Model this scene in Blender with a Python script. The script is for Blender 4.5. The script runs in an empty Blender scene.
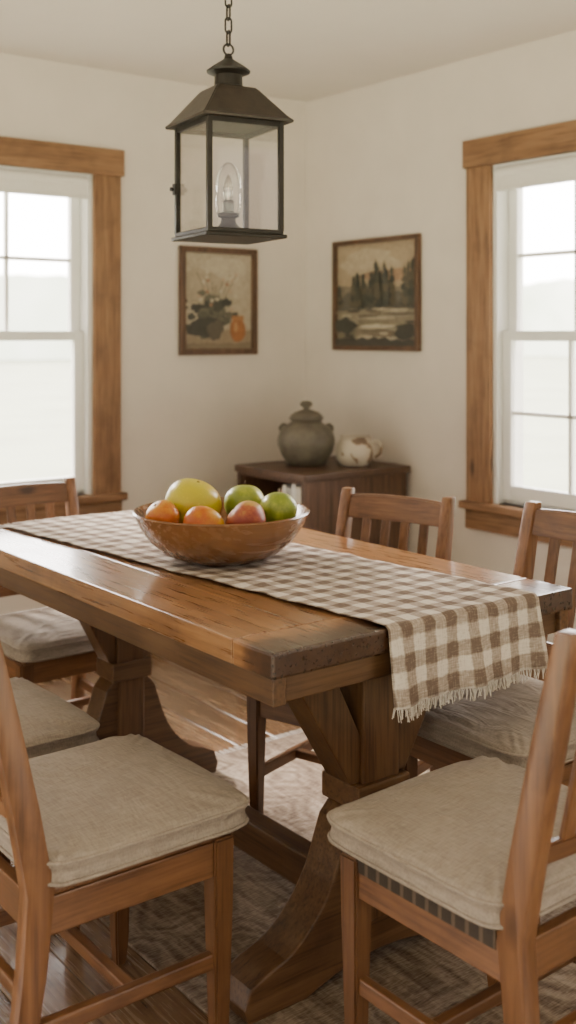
import bpy, bmesh, math, random
from mathutils import Vector, Matrix, noise as mnoise
random.seed(7)
C = bpy.context.scene.collection
PI = math.pi
R = math.radians

# ------------------------------------------------------------------ materials
def new_mat(name):
    m = bpy.data.materials.new(name); m.use_nodes = True
    nt = m.node_tree
    b = nt.nodes['Principled BSDF']
    return m, nt, b
def N(nt, t, **kw):
    n = nt.nodes.new(t)
    for k, v in kw.items(): setattr(n, k, v)
    return n
def ramp(nt, stops):
    r = N(nt, 'ShaderNodeValToRGB')
    e = r.color_ramp.elements
    while len(e) < len(stops): e.new(0.5)
    for i, (p, c) in enumerate(stops):
        e[i].position = p; e[i].color = (*c, 1)
    return r
def math_n(nt, op, a, b=None, c=None):
    n = N(nt, 'ShaderNodeMath', operation=op)
    for i, v in enumerate((a, b, c)):
        if v is None: continue
        if isinstance(v, (int, float)): n.inputs[i].default_value = v
        else: nt.links.new(v, n.inputs[i])
    return n.outputs[0]
def noise_n(nt, vec, scale, detail=4, rough=.55, dist=0):
    n = N(nt, 'ShaderNodeTexNoise')
    n.inputs['Scale'].default_value = scale; n.inputs['Detail'].default_value = detail
    n.inputs['Roughness'].default_value = rough; n.inputs['Distortion'].default_value = dist
    nt.links.new(vec, n.inputs['Vector'])
    return n.outputs['Fac']
def mapping(nt, vec, scale):
    m = N(nt, 'ShaderNodeMapping'); m.inputs['Scale'].default_value = scale
    nt.links.new(vec, m.inputs['Vector']); return m.outputs[0]
def mixc(nt, fac, a, b, mode='MIX'):
    n = N(nt, 'ShaderNodeMix', data_type='RGBA', blend_type=mode)
    if isinstance(fac, (int, float)): n.inputs[0].default_value = fac
    else: nt.links.new(fac, n.inputs[0])
    for i, v in ((6, a), (7, b)):
        if isinstance(v, tuple): n.inputs[i].default_value = (*v, 1)
        else: nt.links.new(v, n.inputs[i])
    return n.outputs[2]
def bump_n(nt, b, h, strength, dist=.01):
    n = N(nt, 'ShaderNodeBump'); n.inputs['Strength'].default_value = strength
    n.inputs['Distance'].default_value = dist
    nt.links.new(h, n.inputs['Height']); nt.links.new(n.outputs[0], b.inputs['Normal'])

def wood(name, cols, axis='z', rough=.45, island=False, bump=.25, var=.3, scale=1.0, dark_end=False, spec=.5, knots=.85, wear=.65, pores=.45, coat=0):
    m, nt, b = new_mat(name); L = nt.links
    tc = N(nt, 'ShaderNodeTexCoord')
    if island: rnd = N(nt, 'ShaderNodeNewGeometry').outputs['Random Per Island']
    else: rnd = N(nt, 'ShaderNodeObjectInfo').outputs['Random']
    cx = N(nt, 'ShaderNodeCombineXYZ')
    for i, k in enumerate((17.3, 9.1, 13.7)): L.new(math_n(nt, 'MULTIPLY', rnd, k), cx.inputs[i])
    add = N(nt, 'ShaderNodeVectorMath', operation='ADD')
    L.new(tc.outputs['Object'], add.inputs[0]); L.new(cx.outputs[0], add.inputs[1])
    ai = 'xyz'.index(axis)
    s1 = [26*scale]*3; s1[ai] = 2.2*scale
    s2 = [130*scale]*3; s2[ai] = 6*scale
    a = noise_n(nt, mapping(nt, add.outputs[0], s1), 1.5, 6, .6, .35)
    f = noise_n(nt, mapping(nt, add.outputs[0], s2), 1.0, 3, .55, .15)
    g = noise_n(nt, add.outputs[0], 7.0, 4, .6, .4)
    v = math_n(nt, 'ADD', math_n(nt, 'MULTIPLY', a, .6), math_n(nt, 'MULTIPLY', f, .4))
    rp = ramp(nt, [(.30, cols[0]), (.42, cols[1]), (.56, cols[2]), (.72, cols[3])])
    L.new(v, rp.inputs[0])
    # blotchy wear
    wr = ramp(nt, [(.28, (.52, .47, .43)), (.48, (1, 1, 1)), (.75, (1.14, 1.11, 1.05))])
    L.new(g, wr.inputs[0])
    col = mixc(nt, wear, rp.outputs[0], wr.outputs[0], 'MULTIPLY')
    # thin dark grain lines
    if pores:
        pr_ = ramp(nt, [(.34, (.48, .42, .38)), (.46, (1, 1, 1))]); L.new(f, pr_.inputs[0])
        col = mixc(nt, pores, col, pr_.outputs[0], 'MULTIPLY')
    if knots:
        vo = N(nt, 'ShaderNodeTexVoronoi')
        s3 = [5.0]*3; s3[ai] = 2.2
        L.new(mapping(nt, add.outputs[0], s3), vo.inputs['Vector']); vo.inputs['Scale'].default_value = 1.2
        kr = ramp(nt, [(.04, (.22, .17, .14)), (.12, (1, 1, 1))]); L.new(vo.outputs['Distance'], kr.inputs[0])
        col = mixc(nt, knots, col, kr.outputs[0], 'MULTIPLY')
    if dark_end:
        sp = N(nt, 'ShaderNodeSeparateXYZ'); L.new(tc.outputs['Object'], sp.inputs[0])
        e = math_n(nt, 'ADD', sp.outputs[1], math_n(nt, 'MULTIPLY', math_n(nt, 'SUBTRACT', g, .5), .18))
        er = ramp(nt, [(.0, (.09, .065, .05)), (.035, (.24, .19, .155)), (.09, (1, 1, 1))]); L.new(e, er.inputs[0])
        col = mixc(nt, .94, col, er.outputs[0], 'MULTIPLY')
    hs = N(nt, 'ShaderNodeHueSaturation'); L.new(col, hs.inputs['Color'])
    L.new(math_n(nt, 'ADD', math_n(nt, 'MULTIPLY', rnd, var), 1-var/2), hs.inputs['Value'])
    L.new(hs.outputs[0], b.inputs['Base Color'])
    L.new(math_n(nt, 'ADD', math_n(nt, 'MULTIPLY', f, .24), rough-.12), b.inputs['Roughness'])
    b.inputs['Specular IOR Level'].default_value = spec
    if coat:
        b.inputs['Coat Weight'].default_value = coat
        L.new(math_n(nt, 'ADD', math_n(nt, 'MULTIPLY', g, .25), .03), b.inputs['Coat Roughness'])
    bump_n(nt, b, v, bump, .003)
    return m

def plain(name, col, rough=.5, metal=0, nscale=30, namt=.12, bump=0, col2=None, spec=.5):
    m, nt, b = new_mat(name); L = nt.links
    tc = N(nt, 'ShaderNodeTexCoord')
    f = noise_n(nt, tc.outputs['Object'], nscale, 5, .6)
    c2 = col2 or tuple(c*(1-namt*2) for c in col)
    rp = ramp(nt, [(.3, c2), (.7, col)]); L.new(f, rp.inputs[0])
    L.new(rp.outputs[0], b.inputs['Base Color'])
    b.inputs['Roughness'].default_value = rough; b.inputs['Metallic'].default_value = metal
    b.inputs['Specular IOR Level'].default_value = spec
    if bump: bump_n(nt, b, f, bump, .003)
    return m

def linen(name, col, col2):
    m, nt, b = new_mat(name); L = nt.links
    tc = N(nt, 'ShaderNodeTexCoord')
    fx = noise_n(nt, mapping(nt, tc.outputs['Object'], (34, 420, 200)), 1, 2, .5)
    fy = noise_n(nt, mapping(nt, tc.outputs['Object'], (420, 34, 200)), 1, 2, .5)
    w = math_n(nt, 'MULTIPLY', math_n(nt, 'ADD', fx, fy), .5)
    lo = noise_n(nt, tc.outputs['Object'], 9, 4, .6)
    v = math_n(nt, 'ADD', math_n(nt, 'MULTIPLY', w, .7), math_n(nt, 'MULTIPLY', lo, .3))
    rp = ramp(nt, [(.36, col2), (.62, col)]); L.new(v, rp.inputs[0])
    L.new(rp.outputs[0], b.inputs['Base Color'])
    b.inputs['Roughness'].default_value = .9; b.inputs['Specular IOR Level'].default_value = .2
    h = math_n(nt, 'ADD', math_n(nt, 'MULTIPLY', w, .08), math_n(nt, 'MULTIPLY', noise_n(nt, mapping(nt, tc.outputs['Object'], (1, 2.4, 1)), 6, 2, .5, 2.2), 2.2))
    bump_n(nt, b, h, .45, .009)
    return m

def glassy(name, gloss=.06, tint=(1, 1, 1)):
    m = bpy.data.materials.new(name); m.use_nodes = True; nt = m.node_tree; nt.nodes.clear()
    o = N(nt, 'ShaderNodeOutputMaterial'); t = N(nt, 'ShaderNodeBsdfTransparent'); t.inputs[0].default_value = (*tint, 1)
    g = N(nt, 'ShaderNodeBsdfGlossy'); g.inputs['Roughness'].default_value = .03
    fr = N(nt, 'ShaderNodeLayerWeight'); fr.inputs[0].default_value = .25
    mx = N(nt, 'ShaderNodeMixShader')
    f = math_n(nt, 'ADD', math_n(nt, 'MULTIPLY', fr.outputs['Fresnel'], .4), gloss)
    nt.links.new(f, mx.inputs[0]); nt.links.new(t.outputs[0], mx.inputs[1]); nt.links.new(g.outputs[0], mx.inputs[2])
    nt.links.new(mx.outputs[0], o.inputs[0])
    return m

HONEY = [(.105, .042, .014), (.215, .096, .034), (.305, .148, .057), (.40, .216, .096)]
OAK = [(.110, .048, .019), (.19, .092, .039), (.25, .131, .061), (.31, .175, .090)]
CHAIR = [(.072, .028, .010), (.122, .051, .019), (.166, .073, .029), (.225, .107, .045)]
DARK = [(.033, .016, .008), (.067, .033, .018), (.104, .053, .029), (.16, .090, .051)]
FLOORC = [(.080, .041, .020), (.157, .088, .046), (.218, .132, .073), (.28, .182, .108)]
M = {}
for ax in 'xyz':
    M['chair_'+ax] = wood('chair_wood_'+ax, CHAIR, ax, .36, var=.4, pores=.25)
    M['trim_'+ax] = wood('trim_wood_'+ax, OAK, ax, .55, var=.15, wear=.55, pores=.5)
    M['dark_'+ax] = wood('dark_wood_'+ax, DARK, ax, .5, var=.3)
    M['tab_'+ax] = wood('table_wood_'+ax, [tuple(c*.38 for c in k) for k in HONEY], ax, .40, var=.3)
M['tabletop'] = wood('tabletop_wood', HONEY, 'y', .30, island=True, var=.38, dark_end=True, bump=.15, coat=.6, pores=.3, knots=.75)
M['floor'] = wood('floor_planks', FLOORC, 'y', .25, island=True, var=.5, bump=.15, coat=.9)
M['bowl'] = wood('bowl_wood', [(.10, .040, .014), (.15, .062, .022), (.19, .083, .031), (.23, .108, .043)], 'x', .26, var=0, scale=.5, knots=0, wear=0, bump=.01, pores=0, coat=.3)
M['wall'] = plain('wall_paint', (.672, .603, .538), .9, nscale=5, namt=.03, bump=.04, spec=.2)
M['ceil'] = plain('ceiling_paint', (.78, .727, .672), .95, nscale=4, namt=.015, spec=.2)
M['white'] = plain('white_paint', (.80, .785, .76), .4, nscale=8, namt=.02)
M['blind'] = plain('blind_fabric', (.74, .71, .67), .9, nscale=120, namt=.04)
M['glass'] = glassy('window_glass', .02)
M['lglass'] = glassy('lantern_glass', .06, (.985, .98, .97))
M['linen'] = linen('cushion_linen', (.345, .288, .240), (.225, .184, .151))
M['iron'] = plain('aged_iron', (.026, .020, .015), .45, .5, 40, .2, .25)
M['roofm'] = plain('weathered_roof_metal', (.058, .043, .032), .46, .5, 18, .3, .3)
M['ivory'] = plain('bronze_sleeve', (.07, .05, .033), .5, .3, 20, .08)
M['bulb'] = glassy('candle_bulb_glass', .30, (.95, .92, .87))
m, nt, b = new_mat('filament'); b.inputs['Base Color'].default_value = (.8, .7, .55, 1)
b.inputs['Emission Color'].default_value = (1, .85, .65, 1); b.inputs['Emission Strength'].default_value = .8
M['fil'] = m
M['jug'] = plain('olive_glaze', (.165, .142, .105), .48, 0, 18, .25, .2, col2=(.070, .060, .044))
M['pages'] = plain('book_pages', (.66, .60, .50), .8, nscale=90, namt=.1)
M['grass'] = plain('pale_grass', (.36, .385, .28), 1, nscale=.3, namt=.14)
m, nt, b = new_mat('trees_emissive_haze'); tc = N(nt, 'ShaderNodeTexCoord')
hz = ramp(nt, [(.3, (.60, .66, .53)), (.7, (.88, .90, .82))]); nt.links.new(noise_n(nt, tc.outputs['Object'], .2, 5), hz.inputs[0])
nt.links.new(hz.outputs[0], b.inputs['Base Color']); nt.links.new(hz.outputs[0], b.inputs['Emission Color']); b.inputs['Emission Strength'].default_value = 3.4; b.inputs['Roughness'].default_value = 1  # bright aerial haze painted as self-emission in the tree colour
M['haze_glow'] = m
# broad woven bands edging the near seat
m, nt, b = new_mat('woven_bands'); tc = N(nt, 'ShaderNodeTexCoord')
sp = N(nt, 'ShaderNodeSeparateXYZ'); nt.links.new(tc.outputs['Object'], sp.inputs[0])
bf = math_n(nt, 'FRACT', math_n(nt, 'MULTIPLY', math_n(nt, 'ADD', sp.outputs[1], 5), 34.0))
br_ = ramp(nt, [(.0, (.115, .080, .054)), (.24, (.105, .073, .049)), (.30, (.036, .025, .018)), (.94, (.044, .030, .021))]); nt.links.new(bf, br_.inputs[0])
nt.links.new(br_.outputs[0], b.inputs['Base Color']); b.inputs['Roughness'].default_value = .85
bump_n(nt, b, noise_n(nt, tc.outputs['Object'], 400, 2), .5, .003)
M['web'] = m

# spotted ceramic
m, nt, b = new_mat('spotted_glaze'); tc = N(nt, 'ShaderNodeTexCoord')
f = noise_n(nt, tc.outputs['Object'], 17, 2, .5, .4)
rp = ramp(nt, [(.56, (.50, .44, .355)), (.60, (.22, .14, .088)), (.68, (.14, .09, .057))]); nt.links.new(f, rp.inputs[0])
nt.links.new(rp.outputs[0], b.inputs['Base Color']); b.inputs['Roughness'].default_value = .35
M['spot'] = m

# gingham
SQ = .0315
m, nt, b = new_mat('gingham_cloth'); L = nt.links
uv = N(nt, 'ShaderNodeUVMap'); uv.uv_map = 'UVMap'
wob = N(nt, 'ShaderNodeTexNoise'); wob.inputs['Scale'].default_value = 40; wob.inputs['Detail'].default_value = 4
L.new(uv.outputs[0], wob.inputs['Vector'])
wo = math_n(nt, 'MULTIPLY', math_n(nt, 'SUBTRACT', wob.outputs['Fac'], .5), .009)
sp = N(nt, 'ShaderNodeSeparateXYZ'); L.new(uv.outputs[0], sp.inputs[0])
def sq(o):
    fr = math_n(nt, 'FRACT', math_n(nt, 'MULTIPLY', math_n(nt, 'ADD', o, wo), 1/(2*SQ)))
    tri = math_n(nt, 'ABSOLUTE', math_n(nt, 'SUBTRACT', fr, .5))
    mr = N(nt, 'ShaderNodeMapRange', interpolation_type='SMOOTHSTEP'); L.new(tri, mr.inputs[0])
    mr.inputs[1].default_value = .205; mr.inputs[2].default_value = .295
    return mr.outputs[0]
su, sv = sq(sp.outputs[0]), sq(sp.outputs[1])
sm = math_n(nt, 'MULTIPLY', math_n(nt, 'ADD', su, sv), .5)
wv = noise_n(nt, mapping(nt, uv.outputs[0], (50, 300, 1)), 1, 2); wu = noise_n(nt, mapping(nt, uv.outputs[0], (300, 50, 1)), 1, 2)
wj = math_n(nt, 'SUBTRACT', math_n(nt, 'ADD', wv, wu), 1.0)
sm2 = math_n(nt, 'ADD', sm, math_n(nt, 'MULTIPLY', wj, .7))
rp = ramp(nt, [(0, (.65, .59, .525)), (.5, (.36, .294, .246)), (1.0, (.160, .115, .091))]); L.new(sm2, rp.inputs[0])
L.new(rp.outputs[0], b.inputs['Base Color']); b.inputs['Roughness'].default_value = .95; b.inputs['Specular IOR Level'].default_value = .1
wrk = noise_n(nt, mapping(nt, uv.outputs[0], (1, .6, 1)), 22, 4, .55, 1.8)
bump_n(nt, b, math_n(nt, 'ADD', math_n(nt, 'MULTIPLY', wj, .7), math_n(nt, 'MULTIPLY', wrk, 2.0)), .55, .005)
M['gingham'] = m
M['fringe'] = plain('cream_thread', (.62, .56, .50), .95, nscale=200, namt=.12)

# rug: flat, faded and worn
m, nt, b = new_mat('faded_rug'); L = nt.links; tc = N(nt, 'ShaderNodeTexCoord')
o = tc.outputs['Object']
st = noise_n(nt, mapping(nt, o, (30, 3.0, 1)), 1.6, 6, .65, .3)
st2 = noise_n(nt, mapping(nt, o, (40, 240, 1)), 1, 2, .6)
big = noise_n(nt, o, 2.6, 6, .65, .8)
vo = N(nt, 'ShaderNodeTexVoronoi', feature='DISTANCE_TO_EDGE'); vo.inputs['Scale'].default_value = 5.5; vo.inputs['Randomness'].default_value = .8
nd = N(nt, 'ShaderNodeTexNoise'); nd.inputs['Scale'].default_value = 5; nd.inputs['Detail'].default_value = 5; L.new(o, nd.inputs['Vector'])
L.new(mixc(nt, .12, o, nd.outputs['Color']), vo.inputs['Vector'])
orn = math_n(nt, 'SINE', math_n(nt, 'MULTIPLY', vo.outputs['Distance'], 38.0))
orn = math_n(nt, 'MULTIPLY', orn, math_n(nt, 'MULTIPLY', math_n(nt, 'SUBTRACT', big, .32), .24))
v = math_n(nt, 'ADD', math_n(nt, 'ADD', math_n(nt, 'MULTIPLY', st, .40), math_n(nt, 'MULTIPLY', st2, .34)), math_n(nt, 'MULTIPLY', big, .26))
v = math_n(nt, 'ADD', v, orn)
rp = ramp(nt, [(.37, (.092, .061, .042)), (.46, (.178, .128, .092)), (.54, (.262, .201, .150)), (.65, (.37, .302, .237))])
L.new(v, rp.inputs[0]); L.new(rp.outputs[0], b.inputs['Base Color']); b.inputs['Roughness'].default_value = .9; b.inputs['Specular IOR Level'].default_value = .2
bump_n(nt, b, st2, .45, .005)
M['rug'] = m
# painting
m, nt, b = new_mat('painted_canvas'); at = N(nt, 'ShaderNodeAttribute'); at.attribute_name = 'Col'
tc = N(nt, 'ShaderNodeTexCoord'); f = noise_n(nt, tc.outputs['Object'], 45, 6, .7, .8)
rp = ramp(nt, [(.25, (.58, .55, .52)), (.7, (1.08, 1.05, 1.0))]); nt.links.new(f, rp.inputs[0])
nt.links.new(mixc(nt, .85, at.outputs['Color'], rp.outputs[0], 'MULTIPLY'), b.inputs['Base Color']); b.inputs['Roughness'].default_value = .6
M['paint'] = m
# fruit skins
def fruit_mat(name, c1, c2, c3, spotty=60, rough=.34, bump=0, grad=(1.0, 0, .6), gain=6.0):
    m, nt, b = new_mat(name); L = nt.links; tc = N(nt, 'ShaderNodeTexCoord')
    d = N(nt, 'ShaderNodeVectorMath', operation='DOT_PRODUCT'); L.new(tc.outputs['Object'], d.inputs[0]); d.inputs[1].default_value = grad
    n = noise_n(nt, tc.outputs['Object'], 26, 5, .7)
    v = math_n(nt, 'ADD', math_n(nt, 'MULTIPLY', d.outputs['Value'], gain), math_n(nt, 'ADD', math_n(nt, 'MULTIPLY', math_n(nt, 'SUBTRACT', n, .5), 2.2), .5))
    rp = ramp(nt, [(.15, c1), (.5, c2), (.85, c3)]); L.new(v, rp.inputs[0])
    s = noise_n(nt, tc.outputs['Object'], spotty*3, 2, .5)
    sr = ramp(nt, [(.60, (1, 1, 1)), (.70, (1.25, 1.2, 1.0))]); L.new(s, sr.inputs[0])
    L.new(mixc(nt, .7, rp.outputs[0], sr.outputs[0], 'MULTIPLY'), b.inputs['Base Color'])
    b.inputs['Roughness'].default_value = rough
    if bump: bump_n(nt, b, noise_n(nt, tc.outputs['Object'], 220, 2), bump, .002)
    return m
M['yellow'] = fruit_mat('yellow_skin', (.48, .15, .012), (.52, .35, .010), (.46, .39, .012), grad=(-.5, -.5, .8), gain=8)
M['orange'] = fruit_mat('orange_skin', (.46, .10, .004), (.53, .18, .004), (.56, .31, .010), bump=.1, gain=8)
M['green'] = fruit_mat('green_skin', (.18, .235, .020), (.28, .325, .030), (.41, .40, .06))
M['peach'] = fruit_mat('blush_skin', (.24, .036, .02), (.34, .085, .03), (.46, .27, .05), rough=.45, gain=9)
M['stem'] = plain('fruit_stem', (.09, .055, .03), .8, nscale=80, namt=.2)

# ------------------------------------------------------------------ mesh helpers
def box(bm, x0, x1, y0, y1, z0, z1, bev=.003, mat=None, seg=2):
    t = bmesh.new()
    bmesh.ops.create_cube(t, size=1)
    for v in t.verts:
        v.co = Vector(((x0+x1)/2+v.co.x*(x1-x0), (y0+y1)/2+v.co.y*(y1-y0), (z0+z1)/2+v.co.z*(z1-z0)))
    if bev: bmesh.ops.bevel(t, geom=t.edges[:], offset=bev, segments=seg, affect='EDGES', profile=.6)
    if mat: bmesh.ops.transform(t, matrix=mat, verts=t.verts)
    merge(bm, t)
def merge(bm, t):
    me = bpy.data.meshes.new('tmp'); t.to_mesh(me); t.free(); bm.from_mesh(me); bpy.data.meshes.remove(me)
def loft(bm, rings, cap=True, closed=False):
    t = bmesh.new()
    vs = [[t.verts.new(p) for p in r] for r in rings]
    n = len(rings[0]); k = len(vs)
    for i in range(k if closed else k-1):
        a, b = vs[i], vs[(i+1) % k]
        for j in range(n): t.faces.new((a[j], a[(j+1) % n], b[(j+1) % n], b[j]))
    if cap and not closed: t.faces.new(vs[0][::-1]); t.faces.new(vs[-1])
    bmesh.ops.recalc_face_normals(t, faces=t.faces)
    return t
def prism(bm, pts, axis, a0, a1, bev=.003):
    """extrude outline: axis 'x' -> pts are (y,z); axis 'y' -> pts are (x,z); axis 'z' -> (x,y)"""
    def P(p, a):
        return {'x': (a, p[0], p[1]), 'y': (p[0], a, p[1]), 'z': (p[0], p[1], a)}[axis]
    t = loft(bm, [[P(p, a0) for p in pts], [P(p, a1) for p in pts]])
    if bev: bmesh.ops.bevel(t, geom=[e for e in t.edges if e.calc_face_angle(0) > .5], offset=bev, segments=2, affect='EDGES', profile=.6)
    merge(bm, t)
def tube(bm, pts, r, n=8, closed=False):
    pts = [Vector(p) for p in pts]; rings = []
    k = len(pts); prev = None
    for i, p in enumerate(pts):
        if closed: d = pts[(i+1) % k]-pts[i-1]
        else: d = pts[min(i+1, k-1)]-pts[max(i-1, 0)]
        d.normalize()
        if prev is None:
            u = d.orthogonal().normalized()
        else:
            u = (prev-d*prev.dot(d)).normalized()
        prev = u; w = d.cross(u)
        rr = r[i] if isinstance(r, (list, tuple)) else r
        rings.append([p+(u*math.cos(2*PI*j/n)+w*math.sin(2*PI*j/n))*rr for j in range(n)])
    merge(bm, loft(bm, rings, True, closed))
def lathe(bm, prof, n=40, c=(0, 0, 0), fn=None):
    rings = []
    for r, z in prof:
        r = max(r, .0004)
        rings.append([(c[0]+r*math.cos(2*PI*j/n), c[1]+r*math.sin(2*PI*j/n), c[2]+z) for j in range(n)])
    merge(bm, loft(bm, rings))
def obj(name, bm, mat, parent=None, smooth=False, angle=40):
    me = bpy.data.meshes.new(name); bm.to_mesh(me); bm.free()
    for m in (mat if isinstance(mat, list) else [mat]): me.materials.append(m)
    o = bpy.data.objects.new(name, me); C.objects.link(o)
    if parent: o.parent = parent
    if smooth:
        for p in me.polygons: p.use_smooth = True
        me.set_sharp_from_angle(angle=R(angle))
    return o
def thing(name, label, cat, loc=(0, 0, 0), rz=0, group=None):
    o = bpy.data.objects.new(name, None); C.objects.link(o); o.empty_display_size = .1
    o.location = loc; o.rotation_euler = (0, 0, rz); o['label'] = label; o['category'] = cat
    if group: o['group'] = group
    return o
def struct(o): o['kind'] = 'structure'; return o
def B(): return bmesh.new()
def boxobj(name, mat, parent, *a, **k):
    bm = B(); box(bm, *a, **k); return obj(name, bm, mat, parent)

# ------------------------------------------------------------------ room
RX, LY, H, T = 2.186, 2.632, 2.5, .16       # right wall plane x, left wall plane y
X0, Y0 = -2.9, -3.2
WZ0, WZ1 = .665, 2.04
LW = (.016, 1.016)                             # left-wall window opening in x
RW = (.402, 1.402)                             # right-wall window opening in y
bm = B()
box(bm, X0, LW[0], LY, LY+T, 0, H, 0); box(bm, LW[1], RX+T, LY, LY+T, 0, H, 0)
box(bm, LW[0], LW[1], LY, LY+T, 0, WZ0, 0); box(bm, LW[0], LW[1], LY, LY+T, WZ1, H, 0)
struct(obj('wall_left', bm, M['wall']))
bm = B()
box(bm, RX, RX+T, Y0, RW[0], 0, H, 0); box(bm, RX, RX+T, RW[1], LY, 0, H, 0)
box(bm, RX, RX+T, RW[0], RW[1], 0, WZ0, 0); box(bm, RX, RX+T, RW[0], RW[1], WZ1, H, 0)
struct(obj('wall_right', bm, M['wall']))
struct(boxobj('ceiling', M['ceil'], None, X0, RX+T, Y0, LY+T, H, H+.12, 0))
bm = B(); x = X0
while x < RX:
    y = Y0 - random.random()*1.4; w = .145; x1 = min(x+w, RX)
    while y < LY:
        l = 1.3+random.random()*1.1; y1 = min(y+l, LY)
        if y1 - max(y, Y0) > .02: box(bm, x+.0008, x1-.0008, max(y, Y0)+.0008, y1-.0008, -.02, 0, .0018, seg=1)
        y = y1
    x = x1
fl = struct(obj('floor', bm, M['floor']))
sub = boxobj('subfloor', M['dark_x'], fl, X0, RX, Y0, LY, -.1, -.012, 0)
struct(boxobj('baseboard_left', M['trim_x'], None, X0, RX-.016, LY-.016, LY, 0, .12, .003))
struct(boxobj('baseboard_right', M['trim_y'], None, RX-.016, RX, Y0, LY-.016, 0, .12, .003))

def make_window(name, w, loc, rz, lower_bars):
    """local: opening x 0..w, wall inner face y=0, outside +y"""
    cw = .13
    bm = B()
    box(bm, -cw, 0, -.022, 0, WZ0, WZ1, .003); box(bm, w, w+cw, -.022, 0, WZ0, WZ1, .003)
    root = obj(name, bm, M['trim_z']); struct(root); root.location = loc; root.rotation_euler = (0, 0, rz)
    bm = B(); box(bm, -cw-.012, w+cw+.012, -.032, 0, WZ1, WZ1+.115, .004); obj('header', bm, M['trim_x'], root)
    bm = B(); box(bm, -cw-.018, w+cw+.018, -.05, 0, WZ0-.032, WZ0, .005)
    box(bm, -.0, w, 0, .05, WZ0-.032, WZ0, .002); obj('window_sill', bm, M['trim_x'], root)
    boxobj('sill_apron', M['trim_x'], root, -cw-.005, w+cw+.005, -.022, 0, WZ0-.115, WZ0-.032, .003)
    bm = B()
    box(bm, 0, .022, .0, T, WZ0, WZ1, .001); box(bm, w-.022, w, .0, T, WZ0, WZ1, .001)
    box(bm, .022, w-.022, .0, T, WZ1-.022, WZ1, .001); box(bm, .022, w-.022, .05, T, WZ0, WZ0+.018, .001)
    obj('jamb_lining', bm, M['white'], root)
    mid = 1.345
    def sash(nm, y0, z0, z1, bars, bot=.05):
        y1 = y0+.034; a, b = .024, w-.024; st = .045
        bm = B()
        box(bm, a, a+st, y0, y1, z0, z1, .003); box(bm, b-st, b, y0, y1, z0, z1, .003)
        box(bm, a+st, b-st, y0, y1, z0, z0+bot, .003); box(bm, a+st, b-st, y0, y1, z1-.04, z1, .003)
        if bars:
            for k in (1, 2):
                xc = a+st+(b-a-2*st)*k/3; box(bm, xc-.008, xc+.008, y0+.006, y1-.006, z0+bot, z1-.04, .002)
            zc = (z0+bot+z1-.04)/2; box(bm, a+st, b-st, y0+.006, y1-.006, zc-.008, zc+.008, .002)
        s = obj(nm, bm, M['white'], root)
        boxobj('pane', M['glass'], s, a+st, b-st, (y0+y1)/2-.001, (y0+y1)/2+.001, z0+bot, z1-.04, 0)
        return s
    sash('upper_sash', .064, mid-.02, WZ1-.022, True, .04)
    ls = sash('lower_sash', .028, WZ0+.018, mid+.022, lower_bars, .06)
    bm = B(); box(bm, w/2-.03, w/2+.03, .012, .028, mid+.004, mid+.02, .003); obj('sash_lock', bm, M['white'], ls)
    # rolled shade under the header, with a short length of fabric and its hem bar
    bm = B(); tube(bm, [(.028, .006, WZ1-.038), (w-.028, .006, WZ1-.038)], .029, 20); bl = obj('rolled_shade', bm, M['blind'], root, True)
    bm = B(); box(bm, .034, w-.034, -.0205, -.0185, WZ1-.100, WZ1-.04, .0005); obj('shade_fabric', bm, M['blind'], bl)
    boxobj('hem_bar', M['blind'], bl, .032, w-.032, -.026, -.015, WZ1-.112, WZ1-.096, .004)
    return root
make_window('window_1', LW[1]-LW[0], (LW[0], LY, 0), 0, False)
make_window('window_2', RW[1]-RW[0], (RX, RW[1], 0), -PI/2, True)

# outside: pale field and a low soft far treeline, its haze a painted glow
bm = B(); box(bm, -90, 90, -90, 90, -.7, -.5, 0); struct(obj('ground', bm, M['grass']))
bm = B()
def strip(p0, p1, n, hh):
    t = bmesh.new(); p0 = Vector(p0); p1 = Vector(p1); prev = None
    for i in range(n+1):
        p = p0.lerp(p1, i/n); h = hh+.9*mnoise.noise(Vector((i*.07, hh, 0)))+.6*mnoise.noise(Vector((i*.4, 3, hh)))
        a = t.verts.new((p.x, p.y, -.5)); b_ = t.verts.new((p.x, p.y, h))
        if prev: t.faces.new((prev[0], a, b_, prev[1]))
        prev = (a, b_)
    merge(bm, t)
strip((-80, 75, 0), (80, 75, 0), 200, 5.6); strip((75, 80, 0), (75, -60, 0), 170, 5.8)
struct(obj('glowing_treeline', bm, M['haze_glow']))

# ------------------------------------------------------------------ rug
RT = .006
rug = boxobj('rug', M['rug'], None, .0, 1.75, -1.0, 1.29, 0, RT, .002)
rug['label'] = 'faded brown and beige woven rug under the dining table'; rug['category'] = 'rug'
bm = B()
for i in range(170):
    xx = .006+1.738*i/169
    for yy, d in ((1.29, 1), (-1.0, -1)):
        j = random.uniform(-.006, .006)
        tube(bm, [(xx, yy-d*.004, .004), (xx+j*.5, yy+d*.016, .003), (xx+j, yy+d*.035, .0022)], .002, 4)
fr = obj('fringe', bm, M['fringe'], rug); fr['kind'] = 'stuff'

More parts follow.
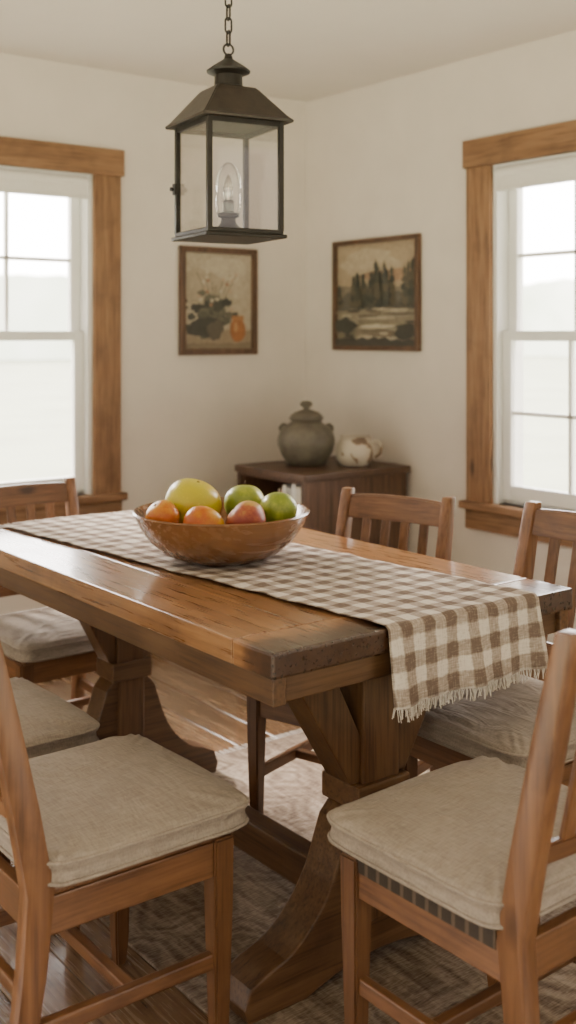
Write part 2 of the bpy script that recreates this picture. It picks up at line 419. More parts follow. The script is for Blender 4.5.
# ------------------------------------------------------------------ table
TW, TL, TZ, TY = .868, 1.58, .76, -.022
tab = thing('dining_table', 'long honey-brown plank trestle dining table in the middle of the room', 'table', (0, 0, RT))
bm = B(); bb = .11
box(bm, 0, TW, TY, bb-.0015, TZ-.05, TZ, .006); box(bm, 0, TW, TL-bb+.0015, TL, TZ-.05, TZ, .006)
nb = 5; ww = TW/nb
for i in range(nb): box(bm, i*ww+.0012, (i+1)*ww-.0012, bb, TL-bb, TZ-.05, TZ-.0005*(i % 2), .004)
obj('tabletop', bm, M['tabletop'], tab)
i_ = .008
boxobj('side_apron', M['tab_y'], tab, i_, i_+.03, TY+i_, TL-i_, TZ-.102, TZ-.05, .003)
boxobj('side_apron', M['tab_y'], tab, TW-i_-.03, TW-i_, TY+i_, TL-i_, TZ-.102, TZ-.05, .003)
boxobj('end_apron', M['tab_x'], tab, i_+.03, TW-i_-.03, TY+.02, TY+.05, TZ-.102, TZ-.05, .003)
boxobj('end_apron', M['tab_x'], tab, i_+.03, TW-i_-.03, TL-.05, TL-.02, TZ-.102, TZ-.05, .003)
def curve_pts(p0, p1, p2, n=8):
    out = []
    for i in range(n+1):
        t = i/n; out.append(((1-t)**2*p0[0]+2*t*(1-t)*p1[0]+t*t*p2[0], (1-t)**2*p0[1]+2*t*(1-t)*p1[1]+t*t*p2[1]))
    return out
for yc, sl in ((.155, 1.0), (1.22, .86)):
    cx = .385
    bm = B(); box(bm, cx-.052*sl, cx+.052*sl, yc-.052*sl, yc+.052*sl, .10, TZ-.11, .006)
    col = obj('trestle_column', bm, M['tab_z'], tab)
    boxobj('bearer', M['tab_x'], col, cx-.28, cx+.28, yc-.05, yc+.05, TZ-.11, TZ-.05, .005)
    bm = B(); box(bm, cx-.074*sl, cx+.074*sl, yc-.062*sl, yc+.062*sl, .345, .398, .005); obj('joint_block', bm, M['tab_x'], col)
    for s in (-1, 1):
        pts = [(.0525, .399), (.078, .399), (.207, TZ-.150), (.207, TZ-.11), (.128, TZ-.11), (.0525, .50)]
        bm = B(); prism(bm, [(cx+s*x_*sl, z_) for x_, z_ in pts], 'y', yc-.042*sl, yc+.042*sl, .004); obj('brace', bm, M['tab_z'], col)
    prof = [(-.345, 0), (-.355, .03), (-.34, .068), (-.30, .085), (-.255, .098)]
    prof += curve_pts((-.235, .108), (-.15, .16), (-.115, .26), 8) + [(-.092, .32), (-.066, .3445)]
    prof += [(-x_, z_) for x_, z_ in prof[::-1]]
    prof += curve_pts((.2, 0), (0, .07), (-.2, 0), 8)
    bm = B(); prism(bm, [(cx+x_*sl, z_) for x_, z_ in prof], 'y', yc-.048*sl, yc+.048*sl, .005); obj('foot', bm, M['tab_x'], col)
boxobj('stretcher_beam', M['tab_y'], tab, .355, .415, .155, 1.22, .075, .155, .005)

# ------------------------------------------------------------------ table runner
BX, BY = .397, .729
TT = TZ+RT
bm = B(); uvl = bm.loops.layers.uv.new('UVMap')
path = []            # (y, z, arc)
arc = 0; ys = [1.545-i*.02 for i in range(80)]
pr = None
pl = [(y, TT+.0022) for y in ys if y > TY+.012]
pl += [(TY+.010-.016*math.sin(a), TT+.0022-.014*(1-math.cos(a))) for a in [i*PI/2/6 for i in range(7)]]
zt = pl[-1][1]; yb = pl[-1][0]
pl += [(yb-.004*i/11, zt-.0128*i) for i in range(1, 12)]
for p in pl:
    if pr: arc += math.hypot(p[0]-pr[0], p[1]-pr[1])
    pr = p; path.append((p[0], p[1], arc))
NW = 40; RWD = .455; grid = []
for (y, z, s) in path:
    row = []
    for j in range(NW+1):
        u = j/NW
        cx = .508-.092*max(y, TY)
        hang = max(0, (zt-z))
        xx = cx+(u-.5)*RWD+.05*hang*(u-.5)+.004*mnoise.noise(Vector((y*6, 1, round(u))))
        yy = y - hang*(.08+.065*math.sin(u*13+.6)+.035*math.sin(u*27)) if hang > 0 else y
        flat = min(1, max(0, (math.hypot(xx-BX, y-BY)-.13)/.1))
        zz = z+flat*(.0038*(1+mnoise.noise(Vector((xx*18, y*14, 0))))) if hang == 0 else z
        row.append((bm.verts.new((xx, yy, zz)), (u*RWD+.012, s)))
    grid.append(row)
for i in range(len(grid)-1):
    for j in range(NW):
        q = [grid[i][j], grid[i+1][j], grid[i+1][j+1], grid[i][j+1]]
        f = bm.faces.new([a[0] for a in q])
        for lp, a in zip(f.loops, q): lp[uvl].uv = a[1]
hem = [tuple(a[0].co) for a in grid[-1]]
far = [tuple(a[0].co) for a in grid[0]]
run = obj('table_runner', bm, M['gingham'], None, True, 80)
sm_ = run.modifiers.new('thickness', 'SOLIDIFY'); sm_.thickness = .0016; sm_.offset = 1
run['label'] = 'brown and cream checked table runner with fringed hem over the table end'; run['category'] = 'table runner'
bm = B()
for i in range(160):
    t = i/159*NW; j = min(int(t), NW-1); a = Vector(hem[j]).lerp(Vector(hem[j+1]), t-j)
    r1, r2 = random.uniform(-.007, .007), random.uniform(-.005, .005); ln = random.uniform(.016, .027)
    tube(bm, [a+Vector((0, 0, .003)), a+Vector((r1*.5, r2, -ln*.5)), a+Vector((r1, r2*1.5, -ln))], .0010, 4)
    a = Vector(far[j]).lerp(Vector(far[j+1]), t-j)
    tube(bm, [a-Vector((0, .003, 0)), a+Vector((r1, ln, 0))], .0010, 4)
fr = obj('fringe', bm, M['fringe'], run); fr['kind'] = 'stuff'

# ------------------------------------------------------------------ dining chairs
CH = .91
def py(z): return -.2-.215*max(0, z-.44)
def make_chair():
    root = thing('dining_chair', '', 'chair')
    hw = .19
    for s in (-1, 1):
        # rear leg runs up into the back post
        cen = [(-.262, 0, .032), (-.236, .12, .037), (-.212, .28, .045), (-.2, .42, .050), (py(.56), .56, .049), (py(.72), .72, .045), (py(.86), .86, .037), (py(CH), CH, .029)]
        pts = [(c+w/2, z) for c, z, w in cen]+[(c-w/2, z) for c, z, w in cen[::-1]]
        bm = B(); prism(bm, pts, 'x', s*hw-.018, s*hw+.018, .005); obj('leg', bm, M['chair_z'], root, True)
        # front leg
        fy = .165; rings = []
        for z, w in ((0, .024), (.03, .027), (.05, .031), (.30, .042), (.415, .044)):
            h = w/2; rings.append([(s*hw-h, fy-h, z), (s*hw+h, fy-h, z), (s*hw+h, fy+h, z), (s*hw-h, fy+h, z)])
        t = loft(None, rings); bmesh.ops.bevel(t, geom=[e for e in t.edges if e.calc_face_angle(0) > .5], offset=.004, segments=2, affect='EDGES')
        bm = B(); merge(bm, t); obj('leg', bm, M['chair_z'], root, True)
        boxobj('apron', M['chair_y'], root, s*(hw+.002)-.012, s*(hw+.002)+.012, -.19, .155, .345, .41, .003)
        boxobj('stretcher', M['chair_y'], root, s*hw-.010, s*hw+.010, -.215, .155, .17, .20, .004)
    boxobj('apron', M['chair_x'], root, -hw+.01, hw-.01, .153, .177, .345, .41, .003)
    boxobj('apron', M['chair_x'], root, -hw+.01, hw-.01, -.21, -.188, .345, .41, .003)
    boxobj('stretcher', M['chair_x'], root, -hw, hw, -.03, -.008, .173, .197, .004)
    boxobj('stretcher', M['chair_x'], root, -hw+.01, hw-.01, -.232, -.212, .24, .265, .004)
    bm = B(); box(bm, -hw-.012, hw+.012, -.175, .192, .41, .424, .005); st = obj('seat', bm, M['chair_x'], root)
    # top rail, slightly bowed back
    def rail(nm, z0, z1, th, bow, crown, mat):
        rings = []
        for i in range(13):
            t = -1+2*i/12; x = t*(hw-.015); dy = -bow*(1-t*t); zt_ = z1+crown*(1-t*t)
            rings.append([(x, py(z0)-th/2+dy, z0), (x, py(z0)+th/2+dy, z0), (x, py(zt_)+th/2*.8+dy, zt_), (x, py(zt_)-th/2*.8+dy, zt_)])
        t = loft(None, rings); bmesh.ops.bevel(t, geom=[e for e in t.edges if e.calc_face_angle(0) > .7], offset=.004, segments=2, affect='EDGES')
        bm = B(); merge(bm, t); return obj(nm, bm, mat, root, True)
    rail('top_rail', .825, .893, .024, .012, .005, M['chair_x'])
    rail('lower_rail', .53, .565, .022, .010, 0, M['chair_x'])
    for k in range(4):
        x = -.108+.072*k; t = x/(hw-.015); b0, b1 = -.010*(1-t*t), -.012*(1-t*t)
        rings = []
        for z, bw in ((.555, b0), (.83, b1)):
            y = py(z)+bw; rings.append([(x-.016, y-.006, z), (x+.016, y-.006, z), (x+.016, y+.006, z), (x-.016, y+.006, z)])
        t = loft(None, rings); bmesh.ops.bevel(t, geom=[e for e in t.edges if e.calc_face_angle(0) > .7], offset=.003, segments=1, affect='EDGES')
        bm = B(); merge(bm, t); obj('slat', bm, M['chair_z'], root)
    # boxed cushion: square plan, double-layered seamed sides, softly creased top
    NC = 120
    cw, cd, zc, yo = .226, .214, .460, .016
    def plan(th, k, sc=1):
        c_, s_ = math.cos(th), math.sin(th); p = 2/k
        return sc*cw*math.copysign(abs(c_)**p, c_), yo+sc*cd*math.copysign(abs(s_)**p, s_)
    def crease(x, y):
        v = mnoise.noise(Vector((x*7, y*7, 3.3)))*.0045
        q = mnoise.noise(Vector((x*6+y*8, (y-x)*12, 2.1)))
        v -= .006*max(0, 1-abs(q)*4.2)*max(0, mnoise.noise(Vector((x*7, y*7, 9)))+.2)
        q = mnoise.noise(Vector(((x-y)*7, (x+y)*11, 7.7)))
        v -= .006*max(0, 1-abs(q)*4.6)*max(0, mnoise.noise(Vector((x*6, y*6, 19)))+.15)
        return v
    t = bmesh.new(); rings = []
    prof = []
    for i in range(1, 27):
        f_ = i/26; prof.append((.970*f_, zc+.034-.013*f_**4, 1))
    prof += [(.990, zc+.016, .5), (1.002, zc+.010, .3), (1.001, zc+.002, .2), (.982, zc-.004, .2), (.986, zc-.010, .2), (.989, zc-.018, .2), (.998, zc-.026, .2), (.982, zc-.032, .2), (.945, zc-.035, .2), (.86, zc-.0358, 0), (.5, zc-.036, 0)]
    top = t.verts.new((0, yo, zc+.034+crease(0, yo)))
    for sc, z, wk in prof:
        ring = []
        for j in range(NC):
            th = 2*PI*j/NC
            x, y = plan(th, 2.2+8.0*min(1, sc**1.6), sc)
            rad = math.sin(th*15+2*math.sin(th*3))*.0018*max(0, sc-.6)/.4*wk
            sag = -.005*(abs(math.cos(2*th))**2)*max(0, sc-.7)/.3*(1 if wk else 0)*max(0, mnoise.noise(Vector((th*1.3, 2, 2)))+.4)
            ring.append(t.verts.new((x*(1+.007*mnoise.noise(Vector((th*3, z*60, 0)))), y, max(zc-.036, z+(crease(x, y)+rad)*wk+sag*(.3 if z < zc-.02 else 1)))))
        rings.append(ring)
    for j in range(NC): t.faces.new((top, rings[0][j], rings[0][(j+1) % NC]))
    for a_, b_ in zip(rings, rings[1:]):
        for j in range(NC): t.faces.new((a_[j], b_[j], b_[(j+1) % NC], a_[(j+1) % NC]))
    t.faces.new(rings[-1][::-1])
    bmesh.ops.recalc_face_normals(t, faces=t.faces)
    pip = [v.co.copy() for v in rings[26+1]]; pip2 = [v.co.copy() for v in rings[26+6]]
    bm = B(); merge(bm, t); cu = obj('cushion', bm, M['linen'], root, True, 75)
    bm = B(); tube(bm, pip, .0036, 8, True); obj('piping', bm, M['linen'], cu, True, 80)
    bm = B(); tube(bm, pip2, .0036, 8, True); obj('piping', bm, M['linen'], cu, True, 80)
    return root
def kids(o): return [c for c in bpy.data.objects if c.parent == o]
def copy_tree(o, parent=None):
    c = o.copy(); C.objects.link(c); c.parent = parent
    for k in kids(o): copy_tree(k, c)
    return c
chairs = [
    (-.215, .27, 0, -90, (1, 1, 1), 'wooden chair with linen cushion nearest the camera on the left long side of the table'),
    (-.25, .80, 0, -90, (1, 1, 1), 'wooden chair second along the left table side, behind the nearest chair'),
    (.33, 1.545, 0, 180, (.955, .955, .945), 'slatted wooden chair at the far head of the table below the left window'),
    (.715, .62, RT, 107, (.88, .98, .975), 'slatted wooden chair behind the fruit bowl, in front of the corner cabinet'),
    (.80, .10, RT, 90, (1, 1, .99), 'slatted wooden chair on the far long side, beneath the right window'),
    (.290, -.305, RT, 1, (1, 1, 1), 'wooden chair with linen cushion at the near table end under the hanging runner'),
]
proto = make_chair()
trees = [proto]+[copy_tree(proto) for _ in chairs[1:]]
for o, (x, y, z, a, sc, lab) in zip(trees, chairs):
    o.location = (x, y, z); o.rotation_euler = (0, 0, R(a)); o.scale = sc; o['label'] = lab; o['group'] = 'chairs around the dining table'
# only the chair at the near end shows dark woven bands along its seat edge
seat6 = [k for k in kids(trees[5]) if k.name.startswith('seat')][0]
bm = B(); box(bm, -.2062, -.2021, -.172, .188, .392, .4235, .001)
wb = obj('webbing', bm, M['web'], seat6); wb['label'] = 'dark brown woven edging bands'

# ------------------------------------------------------------------ fruit bowl
BZ = TT+.0042
bm = B()
outer = [(0, .002), (.095, 0), (.108, .004), (.15, .022), (.186, .052), (.210, .086), (.226, .118), (.229, .124)]
inner = [(.226, .128), (.221, .126), (.208, .103), (.184, .077), (.15, .058), (.1, .048), (0, .045)]
lathe(bm, outer+inner, 64)
bw = obj('fruit_bowl', bm, M['bowl'], None, True, 60); bw.location = (BX, BY, BZ)
bw['label'] = 'wide turned wooden bowl of fruit on the checked runner'; bw['category'] = 'bowl'
def fruit(name, label, cat, u, w, z, r, mat, sx=1, sz=1, dimple=.14, stem=True, rot=(0, 0, 0), group=None, egg=0):
    t = bmesh.new(); bmesh.ops.create_uvsphere(t, u_segments=36, v_segments=24, radius=1)
    for v in t.verts:
        x, y, zz = v.co; rr = math.hypot(x, y)
        d = dimple*math.exp(-(rr/.28)**2)
        zz2 = zz - d if zz > 0 else zz + d*.8
        k = 1+.06*zz
        wob = 1+.05*mnoise.noise(Vector((x*1.3, y*1.3, zz*1.3+r*90)))
        v.co = Vector((x*k*wob*sx, y*k*wob*(1-egg*x), zz2*sz*(1-egg*x)))*r
    bm = B(); merge(bm, t); o = obj(name, bm, mat, None, True, 180)
    o.location = (BX+u*.792+w*.61, BY-u*.61+w*.792, BZ+z); o.rotation_euler = rot
    o['label'] = label; o['category'] = cat
    if group: o['group'] = group
    if stem:
        bm = B(); zt_ = r*sz*(1-dimple)
        tube(bm, [(0, 0, zt_-.004), (.001, .001, zt_+.008), (.004, .002, zt_+.018)], [.0015, .0014, .002], 6); obj('stem', bm, M['stem'], o, True)
    else:
        bm = B(); lathe(bm, [(0, -.001), (.005, 0), (.003, .002), (0, .0025)], 8, (0, 0, r*sz*(1-dimple)-.0005)); obj('stem', bm, M['stem'], o, True)
    return o
fruit('mango', 'large yellow fruit on top at the left of the wooden bowl', 'fruit', -.078, .058, .132, .068, M['yellow'], 1.12, .98, .05, False, (R(12), R(10), R(-25)), egg=.10)
fruit('orange', 'orange fruit at the far left rim of the bowl', 'orange', -.148, -.035, .114, .044, M['orange'], 1.04, .96, .04, False, (R(-30), R(-20), R(60)), 'orange fruit', egg=.05)
fruit('orange', 'orange fruit in the front of the bowl, below the large yellow fruit', 'orange', -.040, -.096, .105, .046, M['orange'], 1.13, .95, .04, False, (R(-50), R(15), R(-30)), 'orange fruit', egg=.10)
fruit('apple', 'green apple in the middle of the bowl, behind the red blushed fruit', 'apple', .056, .094, .128, .055, M['green'], 1, .95, .14, True, (R(-14), R(10), 0))
fruit('peach', 'red blushed fruit at the front right of the bowl', 'fruit', .068, -.062, .108, .052, M['peach'], 1.08, .95, .1, False, (R(-40), R(-25), R(30)), egg=.08)
fruit('apple', 'green apple at the right rim of the wooden bowl', 'apple', .146, .026, .120, .050, M['green'], 1.03, .97, .12, True, (R(20), R(18), R(80)), egg=.05)

# ------------------------------------------------------------------ hanging lantern
lan = thing('hanging_lantern', 'dark metal candle lantern hanging on a chain above the fruit bowl', 'lantern', (.411, .718, 1.596), R(-9))
def sqring(h, z): return [(-h, -h, z), (h, -h, z), (h, h, z), (-h, h, z)]
a = .100
bm = B(); box(bm, -.113, .113, -.113, .113, 0, .010, .003); box(bm, -.106, .106, -.106, .106, .010, .022, .003)
obj('base', bm, M['iron'], lan)
for sx in (-1, 1):
    for sy in (-1, 1):
        boxobj('post', M['iron'], lan, sx*a-.0065, sx*a+.0065, sy*a-.0065, sy*a+.0065, .018, .300, .0015)
bm = B()
for s in (-1, 1):
    box(bm, -a+.0065, a-.0065, s*a-.005, s*a+.005, .284, .300, .001); box(bm, s*a-.005, s*a+.005, -a+.0065, a-.0065, .284, .300, .001)
obj('top_frame', bm, M['iron'], lan)
for s in (-1, 1):
    boxobj('pane', M['lglass'], lan, -a+.006, a-.006, s*a-.001, s*a+.001, .020, .286, 0)
    boxobj('pane', M['lglass'], lan, s*a-.001, s*a+.001, -a+.006, a-.006, .020, .286, 0)
bm = B()
prof = [(.125, .296), (.126, .302), (.120, .307), (.112, .316), (.060, .383), (.054, .389)]
t = loft(None, [sqring(h, z) for h, z in prof])
bmesh.ops.bevel(t, geom=[e for e in t.edges if abs(e.verts[0].co.z-e.verts[1].co.z) > .003], offset=.003, segments=2, affect='EDGES')
merge(bm, t); obj('roof', bm, M['roofm'], lan)
bm = B(); lathe(bm, [(.046, .385), (.047, .393), (.037, .397), (.036, .425), (.042, .427), (.056, .433), (.057, .437), (.044, .447), (.024, .460), (.012, .468), (.009, .480), (0, .484)], 32)
obj('cap', bm, M['iron'], lan, True)
bm = B()
ring = [(.014*math.cos(k*2*PI/20), 0, .493+.014*math.sin(k*2*PI/20)) for k in range(20)]
tube(bm, ring, .0028, 8, True); obj('ring', bm, M['iron'], lan, True)
z = .508; k = 0
while z < .88:
    pts = []
    for q in range(24):
        an = q*2*PI/24; x_ = .009*math.cos(an); z_ = .010*math.sin(an)+(.010 if math.sin(an) > 0 else -.010)
        pts.append((x_, 0, z_+z+.014) if k % 2 else (0, x_, z_+z+.014))
    bm = B(); tube(bm, pts, .0026, 6, True); obj('chain_link', bm, M['iron'], lan, True)
    z += .0335; k += 1
bm = B(); lathe(bm, [(.006, .874), (.012, .881), (.05, .889), (.055, .9035), (0, .9038)], 32); obj('ceiling_plate', bm, M['iron'], lan, True)
bm = B(); lathe(bm, [(0, .021), (.034, .022), (.036, .030), (.026, .036), (.020, .045), (.019, .056), (.028, .060), (.029, .068), (.015, .072), (0, .073)], 28); so = obj('candle_holder', bm, M['iron'], lan, True)
bm = B(); lathe(bm, [(0, .07), (.0145, .07), (.0145, .100), (.010, .103), (0, .103)], 20); obj('candle_sleeve', bm, M['ivory'], so, True)
bm = B(); lathe(bm, [(0, .101), (.008, .103), (.0115, .112), (.0135, .125), (.0125, .139), (.008, .154), (.003, .167), (0, .169)], 20); bu = obj('bulb', bm, M['bulb'], lan, True)
bm = B(); tube(bm, [(0, 0, .103), (0, 0, .112), (0, 0, .125), (0, 0, .138)], [.0025, .003, .0035, .001], 10); obj('filament', bm, M['fil'], bu, True)
bm = B()
cp = [(.030, .068), (.033, .09), (.034, .135), (.031, .165), (.023, .186), (.012, .198), (.0, .202)]
lathe(bm, cp, 28); ch = obj('glass_chimney', bm, M['lglass'], lan, True)
bm = B(); box(bm, -a-.014, -a-.006, a-.014, a+.004, .12, .15, .002); tube(bm, [(-a-.009, a-.004, .135), (-a-.022, a-.004, .135)], [.003, .006], 8); obj('latch', bm, M['iron'], lan)

# ------------------------------------------------------------------ corner cabinet and things on / in it
CX0, CX1, CY0, CY1, CZ = 1.585, 2.165, 1.874, 2.35, .778
cab = thing('corner_cabinet', 'dark brown wooden cabinet with an open bookshelf side in the room corner', 'cabinet', (CX0, CY0, 0))
W, D = CX1-CX0, CY1-CY0
bm = B(); box(bm, -.015, W, -.015, D+.01, CZ-.03, CZ, .005); obj('top', bm, M['dark_x'], cab)
boxobj('side_panel', M['dark_z'], cab, 0, W-.01, 0, .020, .04, CZ-.03, .002)
boxobj('side_panel', M['dark_z'], cab, 0, W-.01, D-.020, D, .04, CZ-.03, .002)
boxobj('back_panel', M['dark_z'], cab, W-.025, W-.01, .020, D-.020, .04, CZ-.03, 0)
boxobj('shelf', M['dark_y'], cab, .008, W-.025, .020, D-.020, .43, .45, .002)
boxobj('bottom_panel', M['dark_y'], cab, .004, W-.025, .020, D-.020, .06, .08, .002)
bm = B(); box(bm, -.006, .004, .0, .022, .04, CZ-.03, .002); box(bm, -.006, .004, D-.022, D, .04, CZ-.03, .002); box(bm, -.006, .004, .022, D-.022, CZ-.042, CZ-.03, .002)
obj('face_frame', bm, M['dark_z'], cab)
for xx in (.02, W-.05):
    for yy in (.02, D-.02): boxobj('foot', M['dark_z'], cab, xx-.018, xx+.022, yy-.018, yy+.018, 0, .06, .003)
books = [('thin white paperback standing first from the near end of the cabinet shelf', .022, .260, (.72, .69, .64)),
         ('cream clothbound book second from the near end of the shelf', .030, .272, (.68, .63, .54)),
         ('tall white book, third from the near end of the shelf', .028, .282, (.76, .74, .70)),
         ('grey hardback fourth from the near end of the shelf', .032, .262, (.44, .43, .41)),
         ('white paperback fifth from the near end of the shelf', .026, .27, (.74, .71, .66)),
         ('tan hardback at the far end of the book row', .03, .25, (.46, .35, .25))]
yb_ = CY0+.023
for lab, th, hh, col in books:
    bk = thing('book', lab, 'book', (CX0+.014, yb_, .45), 0, 'books in the corner cabinet')
    cm = plain('book_cover', col, .7, nscale=60, namt=.06)
    bm = B(); dp = .17
    box(bm, 0, dp, .0005, .003, 0, hh, .0008); box(bm, 0, dp, th-.003, th-.0005, 0, hh, .0008); box(bm, -.003, .002, .0005, th-.0005, 0, hh, .0015)
    obj('cover', bm, cm, bk)
    boxobj('pages', M['pages'], bk, .002, dp-.005, .003, th-.003, .003, hh-.004, 0)
    yb_ += th+.0015
jg = thing('lidded_jar', 'olive glazed stoneware jar with lid on the corner cabinet', 'jar', (1.81, 2.15, CZ))
bm = B(); lathe(bm, [(0, .001), (.074, 0), (.083, .006), (.111, .05), (.125, .092), (.126, .117), (.117, .149), (.096, .173), (.075, .185), (.066, .192), (.070, .200), (.076, .205), (.075, .211), (0, .212)], 48); obj('body', bm, M['jug'], jg, True, 50)
bm = B(); lathe(bm, [(0, .211), (.068, .212), (.070, .219), (.054, .232), (.030, .241), (.014, .245), (.013, .253), (.026, .261), (.028, .272), (.018, .281), (0, .284)], 36); obj('lid', bm, M['jug'], jg, True, 50)
for s in (-1, 1):
    d = Vector((.792, -.61, 0))*s
    bm = B(); tube(bm, [d*.088+Vector((0, 0, .174)), d*.103+Vector((0, 0, .178)), d*.113+Vector((0, 0, .168)), d*.113+Vector((0, 0, .152))], .009, 8); obj('handle', bm, M['jug'], jg, True)
pt = thing('ceramic_pot', 'squat cream ceramic pot with brown patches beside the lidded jar', 'pot', (1.972, 2.01, CZ))
bm = B(); lathe(bm, [(0, .001), (.06, 0), (.068, .004), (.084, .03), (.088, .06), (.082, .09), (.07, .11), (.068, .122), (.072, .128), (.066, .129), (.062, .12), (.064, .108), (.07, .08), (.06, .03), (0, .02)], 44); obj('body', bm, M['spot'], pt, True, 60)
d = Vector((.792, -.61, 0))
bm = B(); tube(bm, [d*.078+Vector((0, 0, .10)), d*.100+Vector((0, 0, .104)), d*.114+Vector((0, 0, .085)), d*.111+Vector((0, 0, .055)), d*.084+Vector((0, 0, .035))], .009, 8); obj('handle', bm, M['spot'], pt, True)

# ------------------------------------------------------------------ framed paintings
def painting(label, loc, rz, w, h, polys, fw=.022):
    rt = thing('framed_painting', label, 'painting', loc, rz)
    bm = B()
    box(bm, -w/2, w/2, -.026, -.001, h-fw, h, .003); box(bm, -w/2, w/2, -.026, -.001, 0, fw, .003)
    box(bm, -w/2, -w/2+fw, -.026, -.001, fw, h-fw, .003); box(bm, w/2-fw, w/2, -.026, -.001, fw, h-fw, .003)
    obj('frame', bm, M['dark_z'], rt)
    bm = B(); cl = bm.loops.layers.float_color.new('Col'); iw, ih = w-2*fw, h-2*fw
    for i, (col, pts) in enumerate(polys):
        y = -.008-.00007*i
        vs = [bm.verts.new((-w/2+fw+min(max(u, 0), 1)*iw, y, fw+min(max(v, 0), 1)*ih)) for u, v in pts]
        try: f = bm.faces.new(vs)
        except ValueError: continue
        f.normal_update()
        if f.normal.y > 0: f.normal_flip()
        for lp in f.loops: lp[cl] = (*col, 1)
    obj('canvas', bm, M['paint'], rt)
rp_ = random.Random(5)
def blob(u, v, r, ry=None, n=14, j=.3):
    ry = ry or r
    return [(u+r*math.cos(2*PI*k/n)*(1+rp_.uniform(-j, j)), v+ry*math.sin(2*PI*k/n)*(1+rp_.uniform(-j, j))) for k in range(n)]
def rect(u0, u1, v0, v1): return [(u0, v0), (u1, v0), (u1, v1), (u0, v1)]
def wavy(v0, v1, amp, n=14): return [(0, v0), (1, v0)]+[(1-k/n, v1+rp_.uniform(-amp, amp)) for k in range(n+1)]
cream = (.42, .36, .28)
P1 = [(cream, rect(0, 1, 0, 1)), ((.46, .40, .32), blob(.55, .8, .35, .16)), ((.37, .31, .235), blob(.25, .6, .3, .2)), ((.29, .23, .16), wavy(0, .2, .01)), ((.21, .16, .108), wavy(0, .06, .01))]
for k in range(14):
    x_ = .12+.055*k; P1.append(((.17, .145, .10), [(.45, .36), (.46, .36), (x_+.012, .52+.28*math.sin(k*1.7)**2), (x_, .52+.28*math.sin(k*1.7)**2)]))
for k in range(70):
    P1.append((rp_.choice([(.065, .063, .05), (.095, .092, .068), (.13, .12, .088), (.045, .043, .038)]), blob(rp_.gauss(.40, .17), rp_.gauss(.38, .10), rp_.uniform(.03, .09), rp_.uniform(.02, .05))))
for k in range(20): P1.append((rp_.choice([(.50, .44, .35), (.42, .31, .23), (.30, .16, .10)]), blob(rp_.uniform(.18, .78), rp_.uniform(.4, .80), .026, .020)))
P1 += [((.05, .046, .04), blob(.3, .22, .24, .12)), ((.10, .085, .065), blob(.44, .2, .11, .1)), ((.30, .12, .04), blob(.78, .2, .12, .13, 16, .05)), ((.34, .16, .06), rect(.69, .87, .30, .35)), ((.40, .22, .10), blob(.75, .23, .03, .06, 10, .1))]
painting('framed still life of flowers and an orange jar on the left wall', ((1.449+1.88)/2, LY, 1.257), 0, .431, .50, P1, .028)
P2 = [((.36, .285, .20), rect(0, 1, 0, 1)), ((.42, .35, .26), blob(.4, .80, .4, .13)), ((.33, .215, .14), blob(.7, .68, .4, .06)), ((.20, .165, .125), wavy(.3, .58, .03)), ((.11, .10, .082), wavy(.25, .50, .04)), ((.25, .21, .15), wavy(0, .36, .02))]
for q in range(26):
    x_ = rp_.uniform(.02, .98); hh = rp_.uniform(.56, .74)+(.14 if x_ > .5 else 0)
    P2.append(((.055, .055, .047), [(x_-.006, .36), (x_+.006, .36), (x_+.004, hh), (x_-.004, hh)]))
    for k in range(5):
        v_ = .40+(hh-.40)*k/5; s_ = .062*(1-k/6)
        P2.append((rp_.choice([(.042, .044, .038), (.065, .064, .05), (.10, .086, .06)]), blob(x_, v_+.02, s_, .045)))
for k in range(34): P2.append((rp_.choice([(.06, .052, .042), (.12, .095, .07), (.42, .37, .285), (.18, .14, .10), (.30, .26, .20)]), blob(rp_.uniform(.0, 1), rp_.uniform(.05, .36), rp_.uniform(.06, .18), .013)))
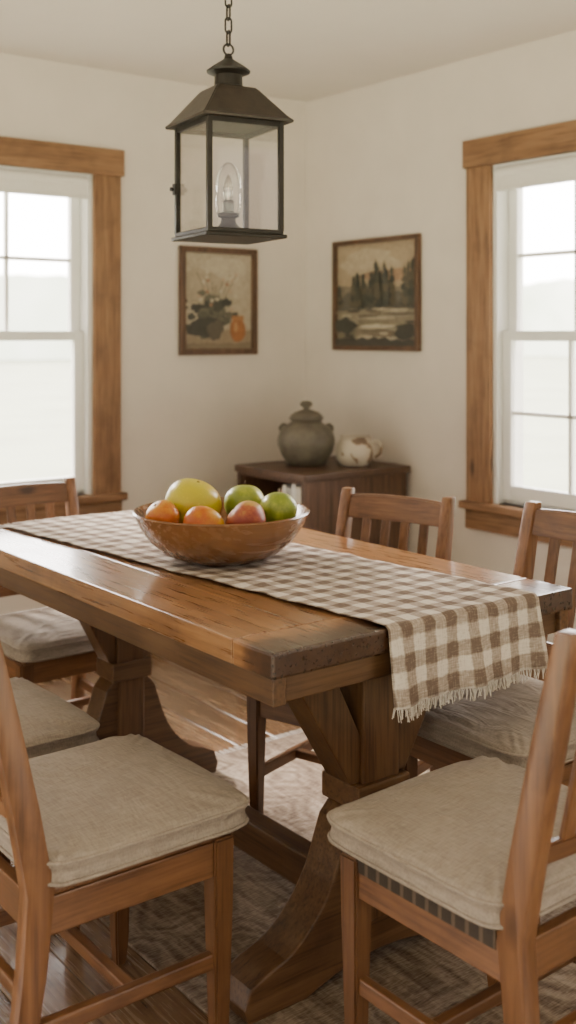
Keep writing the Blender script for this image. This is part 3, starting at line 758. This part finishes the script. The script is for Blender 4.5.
P2 += [((.055, .05, .042), wavy(0, .07, .02)), ((.05, .05, .042), blob(.12, .2, .16, .08)), ((.05, .048, .04), blob(.9, .14, .15, .07)), ((.46, .41, .32), blob(.5, .19, .22, .022)), ((.40, .35, .27), blob(.58, .27, .2, .015))]
painting('framed landscape of dark trees by water on the right wall', (RX, (1.812+2.394)/2, 1.278), -PI/2, .582, .515, P2)

# ------------------------------------------------------------------ light, sky, camera
w = bpy.data.worlds.new('World'); bpy.context.scene.world = w; w.use_nodes = True
nt = w.node_tree; bg = nt.nodes['Background']
tc = N(nt, 'ShaderNodeTexCoord'); d = N(nt, 'ShaderNodeVectorMath', operation='DOT_PRODUCT')
nt.links.new(tc.outputs['Generated'], d.inputs[0]); d.inputs[1].default_value = (.68, .68, .25)
mr = N(nt, 'ShaderNodeMapRange'); mr.inputs[1].default_value = -.5; mr.inputs[2].default_value = .6
mr.inputs[3].default_value = 1.15; mr.inputs[4].default_value = 20; mr.interpolation_type = 'SMOOTHSTEP'
nt.links.new(d.outputs['Value'], mr.inputs[0]); nt.links.new(mr.outputs[0], bg.inputs['Strength'])
cr = ramp(nt, [(0.0, (1, .86, .75)), (1.0, (1, .945, .905))])
m2 = N(nt, 'ShaderNodeMapRange'); m2.inputs[1].default_value = -.5; m2.inputs[2].default_value = .6
nt.links.new(d.outputs['Value'], m2.inputs[0]); nt.links.new(m2.outputs[0], cr.inputs[0]); nt.links.new(cr.outputs[0], bg.inputs['Color'])
sl = bpy.data.lights.new('sun', 'SUN'); sl.energy = 16.0; sl.angle = R(14); sl.color = (1, .89, .78)
so_ = bpy.data.objects.new('sun', sl); C.objects.link(so_)
so_.rotation_euler = Vector((.16, -1, -.56)).to_track_quat('-Z', 'Y').to_euler()

cam = bpy.data.cameras.new('camera'); co = bpy.data.objects.new('camera', cam); C.objects.link(co)
cam.sensor_fit = 'VERTICAL'; cam.sensor_height = 36; cam.lens = 36*1100/1024; cam.shift_y = -177/1024
cam.clip_start = .05; cam.clip_end = 300
co.location = (-1.205, -1.633, 1.35); co.rotation_euler = (R(90), 0, -math.atan2(.61, .792))
cam.dof.use_dof = True; cam.dof.focus_distance = 2.35; cam.dof.aperture_fstop = 2.8
bpy.context.scene.camera = co
